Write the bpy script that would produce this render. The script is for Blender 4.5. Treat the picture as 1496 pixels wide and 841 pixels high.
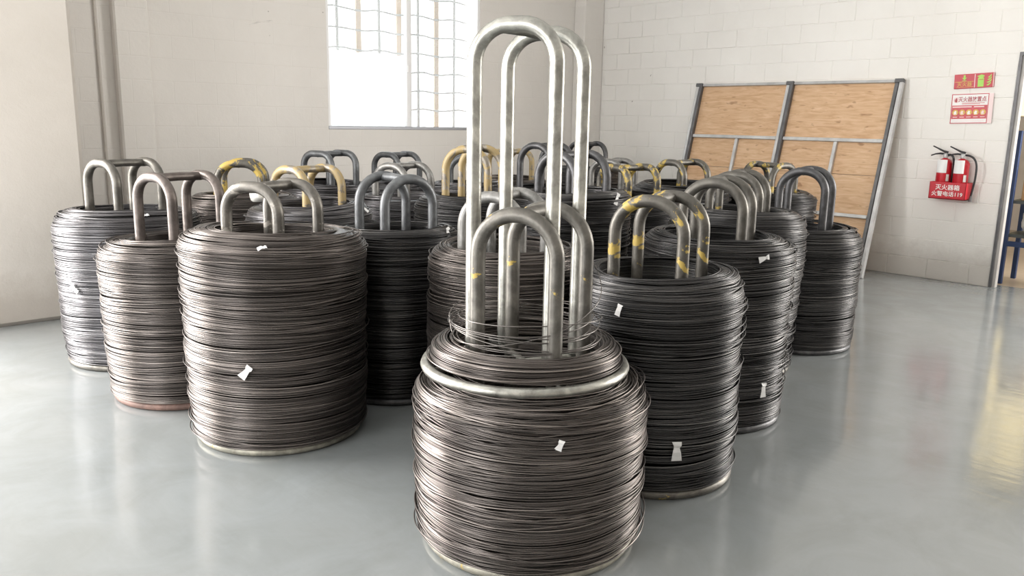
import bpy, math, random
import numpy as np
from mathutils import Matrix, Vector

for o in list(bpy.data.objects):
    bpy.data.objects.remove(o)
S = bpy.context.scene
COL = S.collection
PI = math.pi
rad = math.radians

# ------------------------------------------------------------------ camera
cam_d = bpy.data.cameras.new('camera')
cam = bpy.data.objects.new('camera', cam_d)
COL.objects.link(cam)
S.camera = cam
cam_d.sensor_width = 36.0
cam_d.lens = 1190.0 / 1496.0 * 36.0
cam_d.clip_start = 0.05
cam_d.clip_end = 200
CAM_H = 1.5
_yaw, _pitch, _roll = rad(46.5), rad(11.55), rad(1.05)
_F0 = Vector((math.cos(_yaw), math.sin(_yaw), 0))
_R0 = Vector((math.sin(_yaw), -math.cos(_yaw), 0))
_U0 = Vector((0, 0, 1))
_fwd = math.cos(_pitch) * _F0 - math.sin(_pitch) * _U0
_up = math.sin(_pitch) * _F0 + math.cos(_pitch) * _U0
_rt = math.cos(_roll) * _R0 + math.sin(_roll) * _up
_u2 = -math.sin(_roll) * _R0 + math.cos(_roll) * _up
cam.matrix_world = Matrix(((_rt.x, _u2.x, -_fwd.x, 0), (_rt.y, _u2.y, -_fwd.y, 0),
                           (_rt.z, _u2.z, -_fwd.z, CAM_H), (0, 0, 0, 1)))

# ------------------------------------------------------------------ world, light, exposure
W = bpy.data.worlds.new('overcast_sky')
S.world = W
W.use_nodes = True
bg = W.node_tree.nodes['Background']
bg.inputs[0].default_value = (0.97, 0.985, 1.0, 1)
bg.inputs[1].default_value = 2.3
S.view_settings.view_transform = 'Standard'
S.view_settings.look = 'None'
S.view_settings.gamma = 1
S.view_settings.use_curve_mapping = False
S.view_settings.exposure = 0.93


def area(name, loc, target, sx, sy, power, color=(1, 1, 1)):
    d = bpy.data.lights.new(name, 'AREA')
    d.shape = 'RECTANGLE'
    d.size, d.size_y = sx, sy
    d.energy = power
    d.color = color
    o = bpy.data.objects.new(name, d)
    COL.objects.link(o)
    o.location = loc
    v = Vector(target) - Vector(loc)
    o.rotation_euler = v.to_track_quat('-Z', 'Y').to_euler()
    return o


# daylight coming in through the hall's openings
area('loading_door_daylight', (-1.3, 7.2, 2.0), (1.0, 2.0, 1.0), 3.6, 3.4, 500, (1.0, 0.965, 0.92))
area('left_door_daylight', (-4.9, 2.0, 2.2), (3, 2.0, 1.0), 3.0, 3.0, 120, (1.0, 0.98, 0.95))
area('right_door_daylight', (9.3, -0.6, 2.0), (4, 1.5, 0.8), 2.4, 3.0, 260, (1.0, 0.965, 0.91))


# ------------------------------------------------------------------ materials
def mat(name, build):
    m = bpy.data.materials.new(name)
    m.use_nodes = True
    nt = m.node_tree
    b = nt.nodes['Principled BSDF']
    build(nt, b)
    return m


def N(nt, t, **kw):
    n = nt.nodes.new(t)
    for k, v in kw.items():
        if k in n.inputs:
            n.inputs[k].default_value = v
        else:
            setattr(n, k, v)
    return n


def ramp(nt, src, stops):
    r = nt.nodes.new('ShaderNodeValToRGB')
    el = r.color_ramp.elements
    while len(el) < len(stops):
        el.new(0.5)
    for e, (p, c) in zip(el, stops):
        e.position = p
        e.color = tuple(c) + (1,) if len(c) == 3 else c
    nt.links.new(src, r.inputs[0])
    return r.outputs[0]


def coords(nt, scale=(1, 1, 1), kind='Object'):
    tc = nt.nodes.new('ShaderNodeTexCoord')
    mp = nt.nodes.new('ShaderNodeMapping')
    mp.inputs['Scale'].default_value = scale
    if kind == 'World':
        g = nt.nodes.new('ShaderNodeNewGeometry')
        nt.links.new(g.outputs['Position'], mp.inputs[0])
    else:
        nt.links.new(tc.outputs[kind], mp.inputs[0])
    return mp.outputs[0]


def noise(nt, vec, scale, detail=4, rough=0.55, dist=0.0):
    n = nt.nodes.new('ShaderNodeTexNoise')
    n.inputs['Scale'].default_value = scale
    n.inputs['Detail'].default_value = detail
    n.inputs['Roughness'].default_value = rough
    n.inputs['Distortion'].default_value = dist
    nt.links.new(vec, n.inputs['Vector'])
    return n.outputs['Fac']


def mixc(nt, fac, a, b, mode='MIX'):
    m = nt.nodes.new('ShaderNodeMix')
    m.data_type = 'RGBA'
    m.blend_type = mode
    for sock, v in ((m.inputs[0], fac), (m.inputs[6], a), (m.inputs[7], b)):
        if hasattr(v, 'links'):
            nt.links.new(v, sock)
        elif isinstance(v, (int, float)):
            sock.default_value = v
        else:
            sock.default_value = tuple(v) + (1,)
    return m.outputs[2]


def bump(nt, b, h, strength, dist=0.01):
    n = nt.nodes.new('ShaderNodeBump')
    n.inputs['Strength'].default_value = strength
    n.inputs['Distance'].default_value = dist
    nt.links.new(h, n.inputs['Height'])
    nt.links.new(n.outputs[0], b.inputs['Normal'])


def plain(name, col, rough=0.5, metal=0.0, var=0.0, scale=8.0):
    def f(nt, b):
        b.inputs['Roughness'].default_value = rough
        b.inputs['Metallic'].default_value = metal
        v = noise(nt, coords(nt), scale)
        a = tuple(max(0, c * (1 - var)) for c in col)
        d = tuple(min(1, c * (1 + var)) for c in col)
        nt.links.new(ramp(nt, v, [(0.3, a), (0.7, d)]), b.inputs['Base Color'])
    return mat(name, f)


def m_floor(nt, b):
    v = coords(nt, kind='World')
    big = noise(nt, v, 0.55, 4, 0.6, 0.4)
    mid = noise(nt, v, 2.6, 6, 0.65, 0.8)
    fine = noise(nt, v, 26, 4, 0.6)
    c1 = ramp(nt, big, [(0.3, (0.235, 0.255, 0.262)), (0.7, (0.295, 0.308, 0.31))])
    c2 = ramp(nt, mid, [(0.35, (0.82, 0.81, 0.78)), (0.62, (1.0, 1.0, 1.0))])
    c = mixc(nt, 0.6, c1, c2, 'MULTIPLY')
    # short dark scuffs
    vs = coords(nt, (1.2, 7.0, 1), 'World')
    sc = noise(nt, vs, 1.7, 5, 0.6, 0.6)
    sm = ramp(nt, sc, [(0.70, (0, 0, 0)), (0.74, (1, 1, 1))])
    c = mixc(nt, sm, c, (0.24, 0.25, 0.25))
    sp = noise(nt, v, 9, 2, 0.4)
    c = mixc(nt, ramp(nt, sp, [(0.80, (0, 0, 0)), (0.82, (1, 1, 1))]), c, (0.6, 0.6, 0.58))
    nt.links.new(c, b.inputs['Base Color'])
    r = ramp(nt, mid, [(0.3, (0.09, 0.09, 0.09)), (0.7, (0.19, 0.19, 0.19))])
    nt.links.new(r, b.inputs['Roughness'])
    b.inputs['Specular IOR Level'].default_value = 0.75
    rp = noise(nt, coords(nt, (5.5, 1.1, 1), 'World'), 3.0, 3, 0.5, 0.3)
    w = mixc(nt, 0.5, noise(nt, v, 3.5, 3, 0.5, 0.3), rp)
    bump(nt, b, mixc(nt, 0.06, w, fine), 0.10, 0.02)


M_FLOOR = mat('grey epoxy floor', m_floor)


def wall_mat(name, base, dark, bricks=0.0, wear=0.0):
    def f(nt, b):
        v = coords(nt, kind='World')
        n1 = noise(nt, v, 0.8, 5, 0.6, 0.3)
        n2 = noise(nt, v, 7, 6, 0.7)
        c = ramp(nt, n1, [(0.3, dark), (0.65, base)])
        # thin scuffs and hairline cracks
        sv = coords(nt, (1.0, 1.0, 5.0), 'World')
        s = noise(nt, sv, 1.9, 6, 0.7, 0.8)
        c = mixc(nt, ramp(nt, s, [(0.71, (0, 0, 0)), (0.75, (0.5, 0.5, 0.5))]), c, tuple(x * 0.62 for x in dark))
        sp = noise(nt, v, 13, 2, 0.5)
        c = mixc(nt, ramp(nt, sp, [(0.775, (0, 0, 0)), (0.80, (0.7, 0.7, 0.7))]), c, (0.30, 0.27, 0.24))
        # grime and chipped paint close to the floor
        g = nt.nodes.new('ShaderNodeNewGeometry')
        sx = nt.nodes.new('ShaderNodeSeparateXYZ')
        nt.links.new(g.outputs['Position'], sx.inputs[0])
        ad = N(nt, 'ShaderNodeMath', operation='MULTIPLY_ADD')
        nt.links.new(n2, ad.inputs[0])
        ad.inputs[1].default_value = -0.35
        nt.links.new(sx.outputs[2], ad.inputs[2])
        gm = ramp(nt, ad.outputs[0], [(0.0, (1, 1, 1)), (0.22, (0, 0, 0))])
        gm = mixc(nt, 1.0, gm, (wear, wear, wear), 'MULTIPLY')
        c = mixc(nt, gm, c, (0.40, 0.355, 0.31))
        nt.links.new(c, b.inputs['Base Color'])
        b.inputs['Roughness'].default_value = 0.75
        b.inputs['Specular IOR Level'].default_value = 0.25
        h = n2
        if bricks:
            # faint courses under the skim coat of the plastered wall
            br = nt.nodes.new('ShaderNodeTexBrick')
            cmb = nt.nodes.new('ShaderNodeCombineXYZ')
            nt.links.new(sx.outputs[0], cmb.inputs[0])
            nt.links.new(sx.outputs[2], cmb.inputs[1])
            nt.links.new(cmb.outputs[0], br.inputs[0])
            br.inputs['Scale'].default_value = 1.0
            br.inputs['Brick Width'].default_value = 0.40
            br.inputs['Row Height'].default_value = 0.20
            br.inputs['Mortar Size'].default_value = 0.008
            br.inputs['Mortar Smooth'].default_value = 1.0
            br.inputs[1].default_value = br.inputs[2].default_value = (1, 1, 1, 1)
            br.inputs[3].default_value = (0, 0, 0, 1)
            h = mixc(nt, bricks, n2, br.outputs[0])
        bump(nt, b, h, 0.5, 0.012)
    return mat(name, f)


M_WALL = wall_mat('white limewashed wall', (0.80, 0.77, 0.735), (0.74, 0.71, 0.675), 0.25, 0.6)
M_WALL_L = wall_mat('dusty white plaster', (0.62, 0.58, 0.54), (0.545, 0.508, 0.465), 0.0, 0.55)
M_BRICK = wall_mat('white painted block', (0.88, 0.862, 0.83), (0.82, 0.80, 0.765), 0.0, 0.45)
M_CEIL = plain('ceiling sheet', (0.70, 0.70, 0.69), 0.8, 0, 0.05, 2)
M_ROOM2 = plain('tan store floor', (0.42, 0.34, 0.27), 0.5, 0, 0.1, 2)
M_WALL2 = plain('store room wall', (0.62, 0.58, 0.53), 0.8, 0, 0.06, 2)


def m_wire(base, tint):
    def f(nt, b):
        a = nt.nodes.new('ShaderNodeAttribute')
        a.attribute_name = 'tone'
        v = coords(nt, (1, 1, 1))
        n = noise(nt, v, 5, 3, 0.6)
        c = ramp(nt, a.outputs['Fac'], [(0.0, tuple(x * 0.42 for x in base)), (0.55, base), (1.0, tint)])
        c = mixc(nt, 0.35, c, ramp(nt, n, [(0.3, (0.55, 0.5, 0.47)), (0.7, (1, 1, 1))]), 'MULTIPLY')
        nt.links.new(c, b.inputs['Base Color'])
        b.inputs['Metallic'].default_value = 0.85
        b.inputs['Roughness'].default_value = 0.36
    return f


M_WIRE = mat('drawn steel wire', m_wire((0.135, 0.120, 0.113), (0.33, 0.295, 0.275)))
M_WIRE_BLUE = mat('blue grey steel wire', m_wire((0.145, 0.142, 0.15), (0.34, 0.335, 0.345)))
M_WIRE_DARK = mat('dark steel wire', m_wire((0.072, 0.071, 0.073), (0.195, 0.190, 0.188)))  # darkest of the wire tones, the same all round the coil
M_WIRE_BRIGHT = mat('bright loose steel wire', m_wire((0.45, 0.42, 0.40), (0.6, 0.57, 0.54)))


def m_pipe(steel, paint, amount, rough=0.45, metal=0.6):
    def f(nt, b):
        v = coords(nt)
        n1 = noise(nt, v, 9, 5, 0.65, 0.5)
        n2 = noise(nt, v, 34, 4, 0.7)
        c = ramp(nt, n1, [(0.34, tuple(x * 0.6 for x in steel)), (0.52, steel), (0.68, tuple(min(1, x * 1.5) for x in steel))])
        c = mixc(nt, ramp(nt, n2, [(0.60, (0, 0, 0)), (0.72, (0.6, 0.6, 0.6))]), c, tuple(x * 0.5 for x in steel))
        met = metal
        if amount > 0:
            p = noise(nt, v, 6.0, 6, 0.68, 0.6)
            lo = 0.66 - 0.32 * amount
            mk = ramp(nt, p, [(lo, (0, 0, 0)), (lo + 0.02, (1, 1, 1))])
            c = mixc(nt, mk, c, paint)
            iv = nt.nodes.new('ShaderNodeMath')
            iv.operation = 'MULTIPLY_ADD'
            nt.links.new(mk, iv.inputs[0])
            iv.inputs[1].default_value = -metal
            iv.inputs[2].default_value = metal
            nt.links.new(iv.outputs[0], b.inputs['Metallic'])
        else:
            b.inputs['Metallic'].default_value = met
        nt.links.new(c, b.inputs['Base Color'])
        b.inputs['Roughness'].default_value = rough
        bump(nt, b, n2, 0.3, 0.004)
    return f


YEL = (0.47, 0.34, 0.085)
OCH = (0.36, 0.27, 0.13)
GRY = (0.14, 0.132, 0.118)
BLU = (0.155, 0.162, 0.17)
PUR = (0.14, 0.118, 0.108)
M_P = {
    'grey': mat('worn grey steel tube', m_pipe(GRY, YEL, 0)),
    'chip': mat('chipped grey steel tube', m_pipe((0.155, 0.145, 0.13), (0.36, 0.335, 0.30), 0.28)),
    'blue': mat('blue grey steel tube', m_pipe(BLU, YEL, 0)),
    'dark': mat('dark steel tube', m_pipe((0.10, 0.10, 0.105), YEL, 0)),
    'brown': mat('brown steel tube', m_pipe(PUR, YEL, 0)),
    'yellow_little': mat('steel tube with little yellow paint', m_pipe(GRY, YEL, 0.18)),
    'yellow_some': mat('steel tube with flaking yellow paint', m_pipe(GRY, YEL, 0.37)),
    'yellow_much': mat('mostly yellow steel tube', m_pipe(GRY, YEL, 0.5)),
    'ochre': mat('ochre painted steel tube', m_pipe((0.30, 0.27, 0.23), OCH, 0.62)),
    'pale': mat('pale steel tube', m_pipe((0.27, 0.265, 0.255), YEL, 0)),
    'zinc': mat('galvanised steel tube', m_pipe((0.36, 0.355, 0.325), YEL, 0, 0.36, 0.75)),
    'rust': mat('rusty red steel tube', m_pipe((0.20, 0.125, 0.105), YEL, 0, 0.6, 0.2)),
    'ringpale': mat('scuffed pale steel ring', m_pipe((0.33, 0.315, 0.265), YEL, 0.08, 0.5, 0.5)),
}
M_PAPER = plain('white paper', (0.86, 0.86, 0.86), 0.7, 0, 0.03)
M_RED = plain('red enamel', (0.50, 0.008, 0.02), 0.28, 0, 0.04)
M_REDB = plain('red sheet metal', (0.54, 0.010, 0.025), 0.35, 0, 0.03)
M_BLACK = plain('black rubber', (0.02, 0.02, 0.022), 0.45, 0, 0.1)
M_WHITE = plain('white print', (0.88, 0.87, 0.86), 0.6, 0, 0.02)
M_SIGNRED = plain('sign red', (0.48, 0.008, 0.028), 0.4, 0, 0.02)
M_PINK = plain('faded pink print', (0.86, 0.68, 0.68), 0.5, 0, 0.02)
M_PRED = plain('poster red', (0.52, 0.03, 0.05), 0.4, 0, 0.05)
M_LIME = plain('lime print', (0.38, 0.66, 0.11), 0.5, 0, 0.02)
M_GOLD = plain('golden print', (0.66, 0.42, 0.09), 0.5, 0, 0.05)
M_DRED = plain('dark red print', (0.40, 0.05, 0.07), 0.5, 0, 0.05)
M_TUBE = plain('bare square steel tube', (0.52, 0.52, 0.52), 0.42, 0.35, 0.18, 6)
M_JAMB = plain('grey painted jamb strip', (0.50, 0.48, 0.46), 0.7, 0, 0.12, 5)
M_TUBE_D = plain('dark steel and shaded tube side', (0.14, 0.14, 0.145), 0.5, 0.5, 0.2, 9)  # dark steel parts; on the panel stiles it paints a tube's shaded side
M_WINF = plain('white window frame', (0.88, 0.88, 0.89), 0.4, 0, 0.02)
M_SILL = plain('grey aluminium track', (0.36, 0.37, 0.40), 0.4, 0.3, 0.05)
M_BAR = plain('cream painted grille bar', (0.62, 0.46, 0.34), 0.6, 0, 0.05)
M_BARW = plain('white painted grille bar', (0.42, 0.41, 0.40), 0.6, 0, 0.04)
M_BLUEP = plain('blue rack upright', (0.02, 0.045, 0.13), 0.45, 0, 0.1)
M_CARD = plain('brown cardboard', (0.45, 0.27, 0.13), 0.8, 0, 0.1)
M_PLBAG = plain('pale plastic wrap', (0.66, 0.66, 0.63), 0.35, 0, 0.15)
M_DARKBOX = plain('dark parts box', (0.07, 0.08, 0.08), 0.6, 0, 0.2)


def m_glass(nt, b):
    out = nt.nodes['Material Output']
    tr = N(nt, 'ShaderNodeBsdfTransparent')
    tr.inputs[0].default_value = (0.93, 0.95, 0.95, 1)
    tl = N(nt, 'ShaderNodeBsdfTranslucent')
    tl.inputs[0].default_value = (0.9, 0.9, 0.9, 1)
    gl = N(nt, 'ShaderNodeBsdfGlossy')
    gl.inputs['Roughness'].default_value = 0.05
    m1 = N(nt, 'ShaderNodeMixShader')
    v = noise(nt, coords(nt), 3, 4)
    nt.links.new(ramp(nt, v, [(0.3, (0.05,) * 3), (0.7, (0.08,) * 3)]), m1.inputs[0])  # small translucent share lays a pale veil of light over the grille
    nt.links.new(tr.outputs[0], m1.inputs[1])
    nt.links.new(tl.outputs[0], m1.inputs[2])
    m2 = N(nt, 'ShaderNodeMixShader')
    m2.inputs[0].default_value = 0.05
    nt.links.new(m1.outputs[0], m2.inputs[1])
    nt.links.new(gl.outputs[0], m2.inputs[2])
    nt.links.new(m2.outputs[0], out.inputs[0])


def m_amber(nt, b):
    out = nt.nodes['Material Output']
    tr = N(nt, 'ShaderNodeBsdfTransparent')
    tr.inputs[0].default_value = (0.75, 0.66, 0.45, 1)
    nt.links.new(tr.outputs[0], out.inputs[0])


M_AMBER = mat('light dimming amber glass', m_amber)  # unseen store pane, tint added to dim and warm its floor reflection
M_GLASS = mat('light veiled window glass', m_glass)


def m_film(nt, b):
    out = nt.nodes['Material Output']
    tl = N(nt, 'ShaderNodeBsdfTranslucent')
    df = N(nt, 'ShaderNodeBsdfDiffuse')
    v = noise(nt, coords(nt), 4, 3)
    nt.links.new(ramp(nt, v, [(0.3, (0.92,) * 3), (0.7, (0.97,) * 3)]), tl.inputs[0])
    m1 = N(nt, 'ShaderNodeMixShader')
    m1.inputs[0].default_value = 0.15
    nt.links.new(tl.outputs[0], m1.inputs[1])
    nt.links.new(df.outputs[0], m1.inputs[2])
    nt.links.new(m1.outputs[0], out.inputs[0])


M_FILM = mat('white window film', m_film)


def m_ply(nt, b):
    v = coords(nt, (1.0, 1.2, 9.0))
    n = noise(nt, v, 3.0, 6, 0.6, 1.2)
    c = ramp(nt, n, [(0.25, (0.52, 0.30, 0.16)), (0.5, (0.66, 0.43, 0.255)), (0.75, (0.76, 0.54, 0.36))])
    v2 = coords(nt, (1.0, 2.6, 9.0))
    k = noise(nt, v2, 2.6, 2, 0.5, 0.4)
    c = mixc(nt, ramp(nt, k, [(0.645, (0, 0, 0)), (0.73, (0.7, 0.7, 0.7))]), c, (0.30, 0.145, 0.065))
    nt.links.new(c, b.inputs['Base Color'])
    b.inputs['Roughness'].default_value = 0.6


M_PLY = mat('raw plywood', m_ply)


# ------------------------------------------------------------------ mesh helpers
class MB:
    def __init__(s):
        s.v, s.f, s.smooth = [], [], []

    def add(s, vs, fs, smooth=False):
        o = len(s.v)
        s.v += [tuple(p) for p in vs]
        s.f += [tuple(i + o for i in f) for f in fs]
        s.smooth += [smooth] * len(fs)
        return s

    def box(s, lo, hi, M=None, bev=0.0):
        (x0, y0, z0), (x1, y1, z1) = lo, hi
        if bev > 0:
            b = min(bev, (x1 - x0) / 3, (y1 - y0) / 3, (z1 - z0) / 3)
            vs = []
            for ax in range(3):
                for sg in (0, 1):
                    for (i, j) in ((0, 0), (1, 0), (1, 1), (0, 1)):
                        L, Hh = [x0, y0, z0], [x1, y1, z1]
                        p = [0, 0, 0]
                        p[ax] = (L, Hh)[sg][ax]
                        a1, a2 = (ax + 1) % 3, (ax + 2) % 3
                        p[a1] = (L[a1] + b, Hh[a1] - b)[i]
                        p[a2] = (L[a2] + b, Hh[a2] - b)[j]
                        vs.append(tuple(p))
            import bmesh
            bm = bmesh.new()
            for p in vs:
                bm.verts.new(p)
            r = bmesh.ops.convex_hull(bm, input=bm.verts)
            bm.verts.index_update()
            vs = [v.co.copy() for v in bm.verts]
            fs = [[v.index for v in f.verts] for f in bm.faces]
            bm.free()
        else:
            vs = [(x, y, z) for x in (x0, x1) for y in (y0, y1) for z in (z0, z1)]
            fs = [(0, 1, 3, 2), (4, 6, 7, 5), (0, 4, 5, 1), (2, 3, 7, 6), (0, 2, 6, 4), (1, 5, 7, 3)]
        if M is not None:
            vs = [M @ Vector(p) for p in vs]
        return s.add(vs, fs)

    def tube(s, pts, r, n=10, closed=False, cap=True):
        pts = [Vector(p) for p in pts]
        m = len(pts)
        rr = r if isinstance(r, (list, tuple)) else [r] * m
        t0 = (pts[1] - pts[0]).normalized()
        nrm = Vector((0, 0, 1)) if abs(t0.z) < 0.9 else Vector((1, 0, 0))
        nrm = (nrm - t0 * nrm.dot(t0)).normalized()
        vs = []
        for i, p in enumerate(pts):
            if closed:
                t = (pts[(i + 1) % m] - pts[i - 1]).normalized()
            else:
                t = (pts[min(i + 1, m - 1)] - pts[max(i - 1, 0)]).normalized()
            nrm = (nrm - t * nrm.dot(t)).normalized()
            bn = t.cross(nrm)
            for k in range(n):
                a = 2 * PI * k / n
                vs.append(p + (nrm * math.cos(a) + bn * math.sin(a)) * rr[i])
        fs = []
        for i in range(m if closed else m - 1):
            j = (i + 1) % m
            for k in range(n):
                l = (k + 1) % n
                fs.append((i * n + k, i * n + l, j * n + l, j * n + k))
        s.add(vs, fs, True)
        if cap and not closed:
            s.add([vs[k] for k in range(n)], [tuple(range(n))[::-1]])
            s.add([vs[(m - 1) * n + k] for k in range(n)], [tuple(range(n))])
        return s

    def lathe(s, prof, n=24, c=(0, 0, 0), cap=True):
        vs, fs = [], []
        for (r, z) in prof:
            for k in range(n):
                a = 2 * PI * k / n
                vs.append((c[0] + r * math.cos(a), c[1] + r * math.sin(a), c[2] + z))
        m = len(prof)
        for i in range(m - 1):
            for k in range(n):
                l = (k + 1) % n
                fs.append((i * n + k, i * n + l, (i + 1) * n + l, (i + 1) * n + k))
        s.add(vs, fs, True)
        if cap:
            s.add(vs[:n], [tuple(range(n))[::-1]])
            s.add(vs[-n:], [tuple(range(n))])
        return s

    def mesh(s, name, m):
        me = bpy.data.meshes.new(name)
        me.from_pydata(s.v, [], s.f)
        me.polygons.foreach_set('use_smooth', s.smooth)
        me.materials.append(m)
        me.update()
        return me

    def build(s, name, m, parent=None, loc=(0, 0, 0), rot=(0, 0, 0)):
        o = bpy.data.objects.new(name, s.mesh(name, m))
        COL.objects.link(o)
        o.location = loc
        o.rotation_euler = rot
        if parent:
            o.parent = parent
        return o


def thing(name, label, cat, loc=(0, 0, 0), rz=0.0, group=None):
    o = bpy.data.objects.new(name, None)
    COL.objects.link(o)
    o.empty_display_size = 0.1
    o.location = loc
    o.rotation_euler = (0, 0, rz)
    o['label'] = label
    o['category'] = cat
    if group:
        o['group'] = group
    return o


def structure(o):
    o['kind'] = 'structure'
    return o


def link_copy(name, me, parent, loc=(0, 0, 0), rot=(0, 0, 0)):
    o = bpy.data.objects.new(name, me)
    COL.objects.link(o)
    o.location = loc
    o.rotation_euler = rot
    o.parent = parent
    return o


# ------------------------------------------------------------------ the setting
XR, YB, YL = 8.75, 7.70, 6.55           # right wall, window wall, thick left wall
ZC = 4.6
structure(MB().box((-5.0, -6.0, -0.12), (XR + 0.2, YB + 0.2, 0)).build('floor', M_FLOOR))
structure(MB().box((-5.2, -6.2, ZC), (XR + 0.25, YB + 0.25, ZC + 0.1)).build('ceiling', M_CEIL))

# window wall with its opening
WX0, WX1, WZ0, WZ1 = 4.60, 6.70, 1.385, 3.35
b = MB()
b.box((1.85, YB, 0), (WX0, YB + 0.24, ZC))
b.box((WX1, YB, 0), (XR + 0.24, YB + 0.24, ZC))
b.box((WX0, YB, 0), (WX1, YB + 0.24, WZ0))
b.box((WX0, YB, WZ1), (WX1, YB + 0.24, ZC))
structure(b.build('wall_back', M_WALL))
structure(MB().box((8.36, YB - 0.19, 0), (XR, YB, ZC), bev=0.012).build('trim_1', M_WALL))          # corner column
pil = structure(MB().box((2.49, YB - 0.10, 0), (2.78, YB, ZC), bev=0.015).build('trim_2', M_WALL))   # pilaster
structure(MB().tube([(2.37, YB - 0.012, 0), (2.37, YB - 0.012, ZC)], 0.014, 8).build('trim_3', M_WALL_L))

# thick left wall, with the loading door beside it (outside the frame)
b = MB()
b.box((0.55, YL, 0), (1.86, YB + 0.24, ZC), bev=0.03)
b.box((-3.2, YL, 3.8), (0.55, YL + 0.24, ZC))
b.box((-5.2, YL, 0), (-3.2, YL + 0.24, ZC))
structure(b.build('wall_left', M_WALL_L))
b = MB()
b.box((-5.2, -6.0, 0), (-5.0, 1.0, ZC))
b.box((-5.2, 4.6, 0), (-5.0, YL, ZC))
b.box((-5.2, 1.0, 3.4), (-5.0, 4.6, ZC))
structure(b.build('wall_side', M_WALL_L))
structure(MB().box((-5.2, -6.2, 0), (XR + 0.24, -6.0, ZC)).build('wall_front', M_WALL_L))

# right wall: backing, then each painted block laid on it
DY1 = 2.455                               # door jamb
DY0, DH = 1.05, 2.21
b = MB()
b.box((XR - 0.001, DY1, 0), (XR + 0.09, YB, ZC))
b.box((XR + 0.0, DY0, DH), (XR + 0.2, DY1, ZC))
b.box((XR + 0.0, 0.6, 0), (XR + 0.2, DY0, ZC))
b.box((XR + 0.0, -2.4, 3.7), (XR + 0.2, 0.6, ZC))
b.box((XR + 0.0, -6.0, 0), (XR + 0.2, -2.4, ZC))
wall_right = structure(b.build('wall_right', M_BRICK))
rng = random.Random(3)
BW, BH = 0.40, 0.20


def brick_mesh(w, seed):
    r = random.Random(seed)
    m = MB()
    h = BH - 0.004
    w -= 0.004
    e = lambda a: r.uniform(-a, a)
    bev = 0.0035
    d0, d1 = 0.006, 0.0
    outer = [(d0, 0, 0), (d0, w, 0), (d0, w, h), (d0, 0, h)]
    inner = [(d1 + e(.0015), bev + e(.003), bev + e(.003)), (d1 + e(.0015), w - bev + e(.003), bev + e(.003)),
             (d1 + e(.0015), w - bev + e(.003), h - bev + e(.003)), (d1 + e(.0015), bev + e(.003), h - bev + e(.003))]
    m.add(outer + inner, [(4, 7, 6, 5), (0, 4, 5, 1), (1, 5, 6, 2), (2, 6, 7, 3), (3, 7, 4, 0)])
    return m.mesh('brick', M_BRICK)


B_FULL = [brick_mesh(BW, i) for i in range(8)]
_cache = {}
rows = 17
for r in range(rows):
    y = DY1 + (0.0 if r % 2 else -BW / 2)
    while y < YB - 0.19 - 0.02:
        a, c = max(y, DY1 + 0.012), min(y + BW, YB - 0.19)
        y += BW
        w = round(c - a, 3)
        if w < 0.05:
            continue
        if abs(w - BW) < 0.002:
            me = B_FULL[rng.randrange(8)]
        else:
            me = _cache.setdefault(w, brick_mesh(w, int(w * 1000)))
        link_copy('brick', me, wall_right, (XR - 0.006 + rng.uniform(-0.0015, 0.0015), a, r * BH + 0.002))

# door jamb angle and head
b = MB()
b.box((XR - 0.012, DY1 - 0.012, 0), (XR + 0.09, DY1 - 0.002, DH))
b.box((XR - 0.016, DY1 - 0.012, 0), (XR - 0.010, DY1 + 0.010, DH))
b.box((XR - 0.026, DY0, DH - 0.03), (XR + 0.2, DY1, DH + 0.0))
structure(b.build('door_1', M_TUBE_D))
structure(MB().box((XR + 0.012, DY1 - 0.040, 0), (XR + 0.085, DY1 - 0.013, DH - 0.03)).build('trim_4', M_JAMB))

# window: frame, sashes, panes, film, grille
win = structure(MB().build('window_1', M_WINF)) if False else None
fy0, fy1 = YB + 0.01, YB + 0.09
b = MB()
b.box((WX0, fy0, WZ0), (WX0 + 0.035, fy1, WZ1))
b.box((WX1 - 0.035, fy0, WZ0), (WX1, fy1, WZ1))
b.box((WX0, fy0, WZ1 - 0.04), (WX1, fy1, WZ1))
win = structure(b.build('window_1', M_WINF))
MB().box((WX0, fy0 - 0.012, WZ0), (WX1, fy1, WZ0 + 0.035), bev=0.006).build('window_sill', M_SILL, win)
mx = 5.655
MB().box((mx - 0.035, fy0 - 0.005, WZ0 + 0.03), (mx + 0.015, fy1 - 0.03, WZ1), bev=0.006).build('mullion', M_WINF, win)
MB().box((mx + 0.018, fy0 + 0.02, WZ0 + 0.03), (mx + 0.055, fy1, WZ1), bev=0.006).build('sash_stile', M_WINF, win)
MB().box((mx - 0.03, fy0 - 0.022, 2.02), (mx - 0.005, fy0 - 0.004, 2.10), bev=0.006).build('latch', M_WHITE, win)
MB().box((WX0 + 0.035, fy0 + 0.04, WZ0 + 0.03), (mx - 0.03, fy0 + 0.045, WZ1 - 0.04)).build('pane', M_GLASS, win)
MB().box((mx + 0.05, fy0 + 0.06, WZ0 + 0.03), (WX1 - 0.035, fy0 + 0.065, WZ1 - 0.04)).build('pane', M_GLASS, win)
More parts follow.
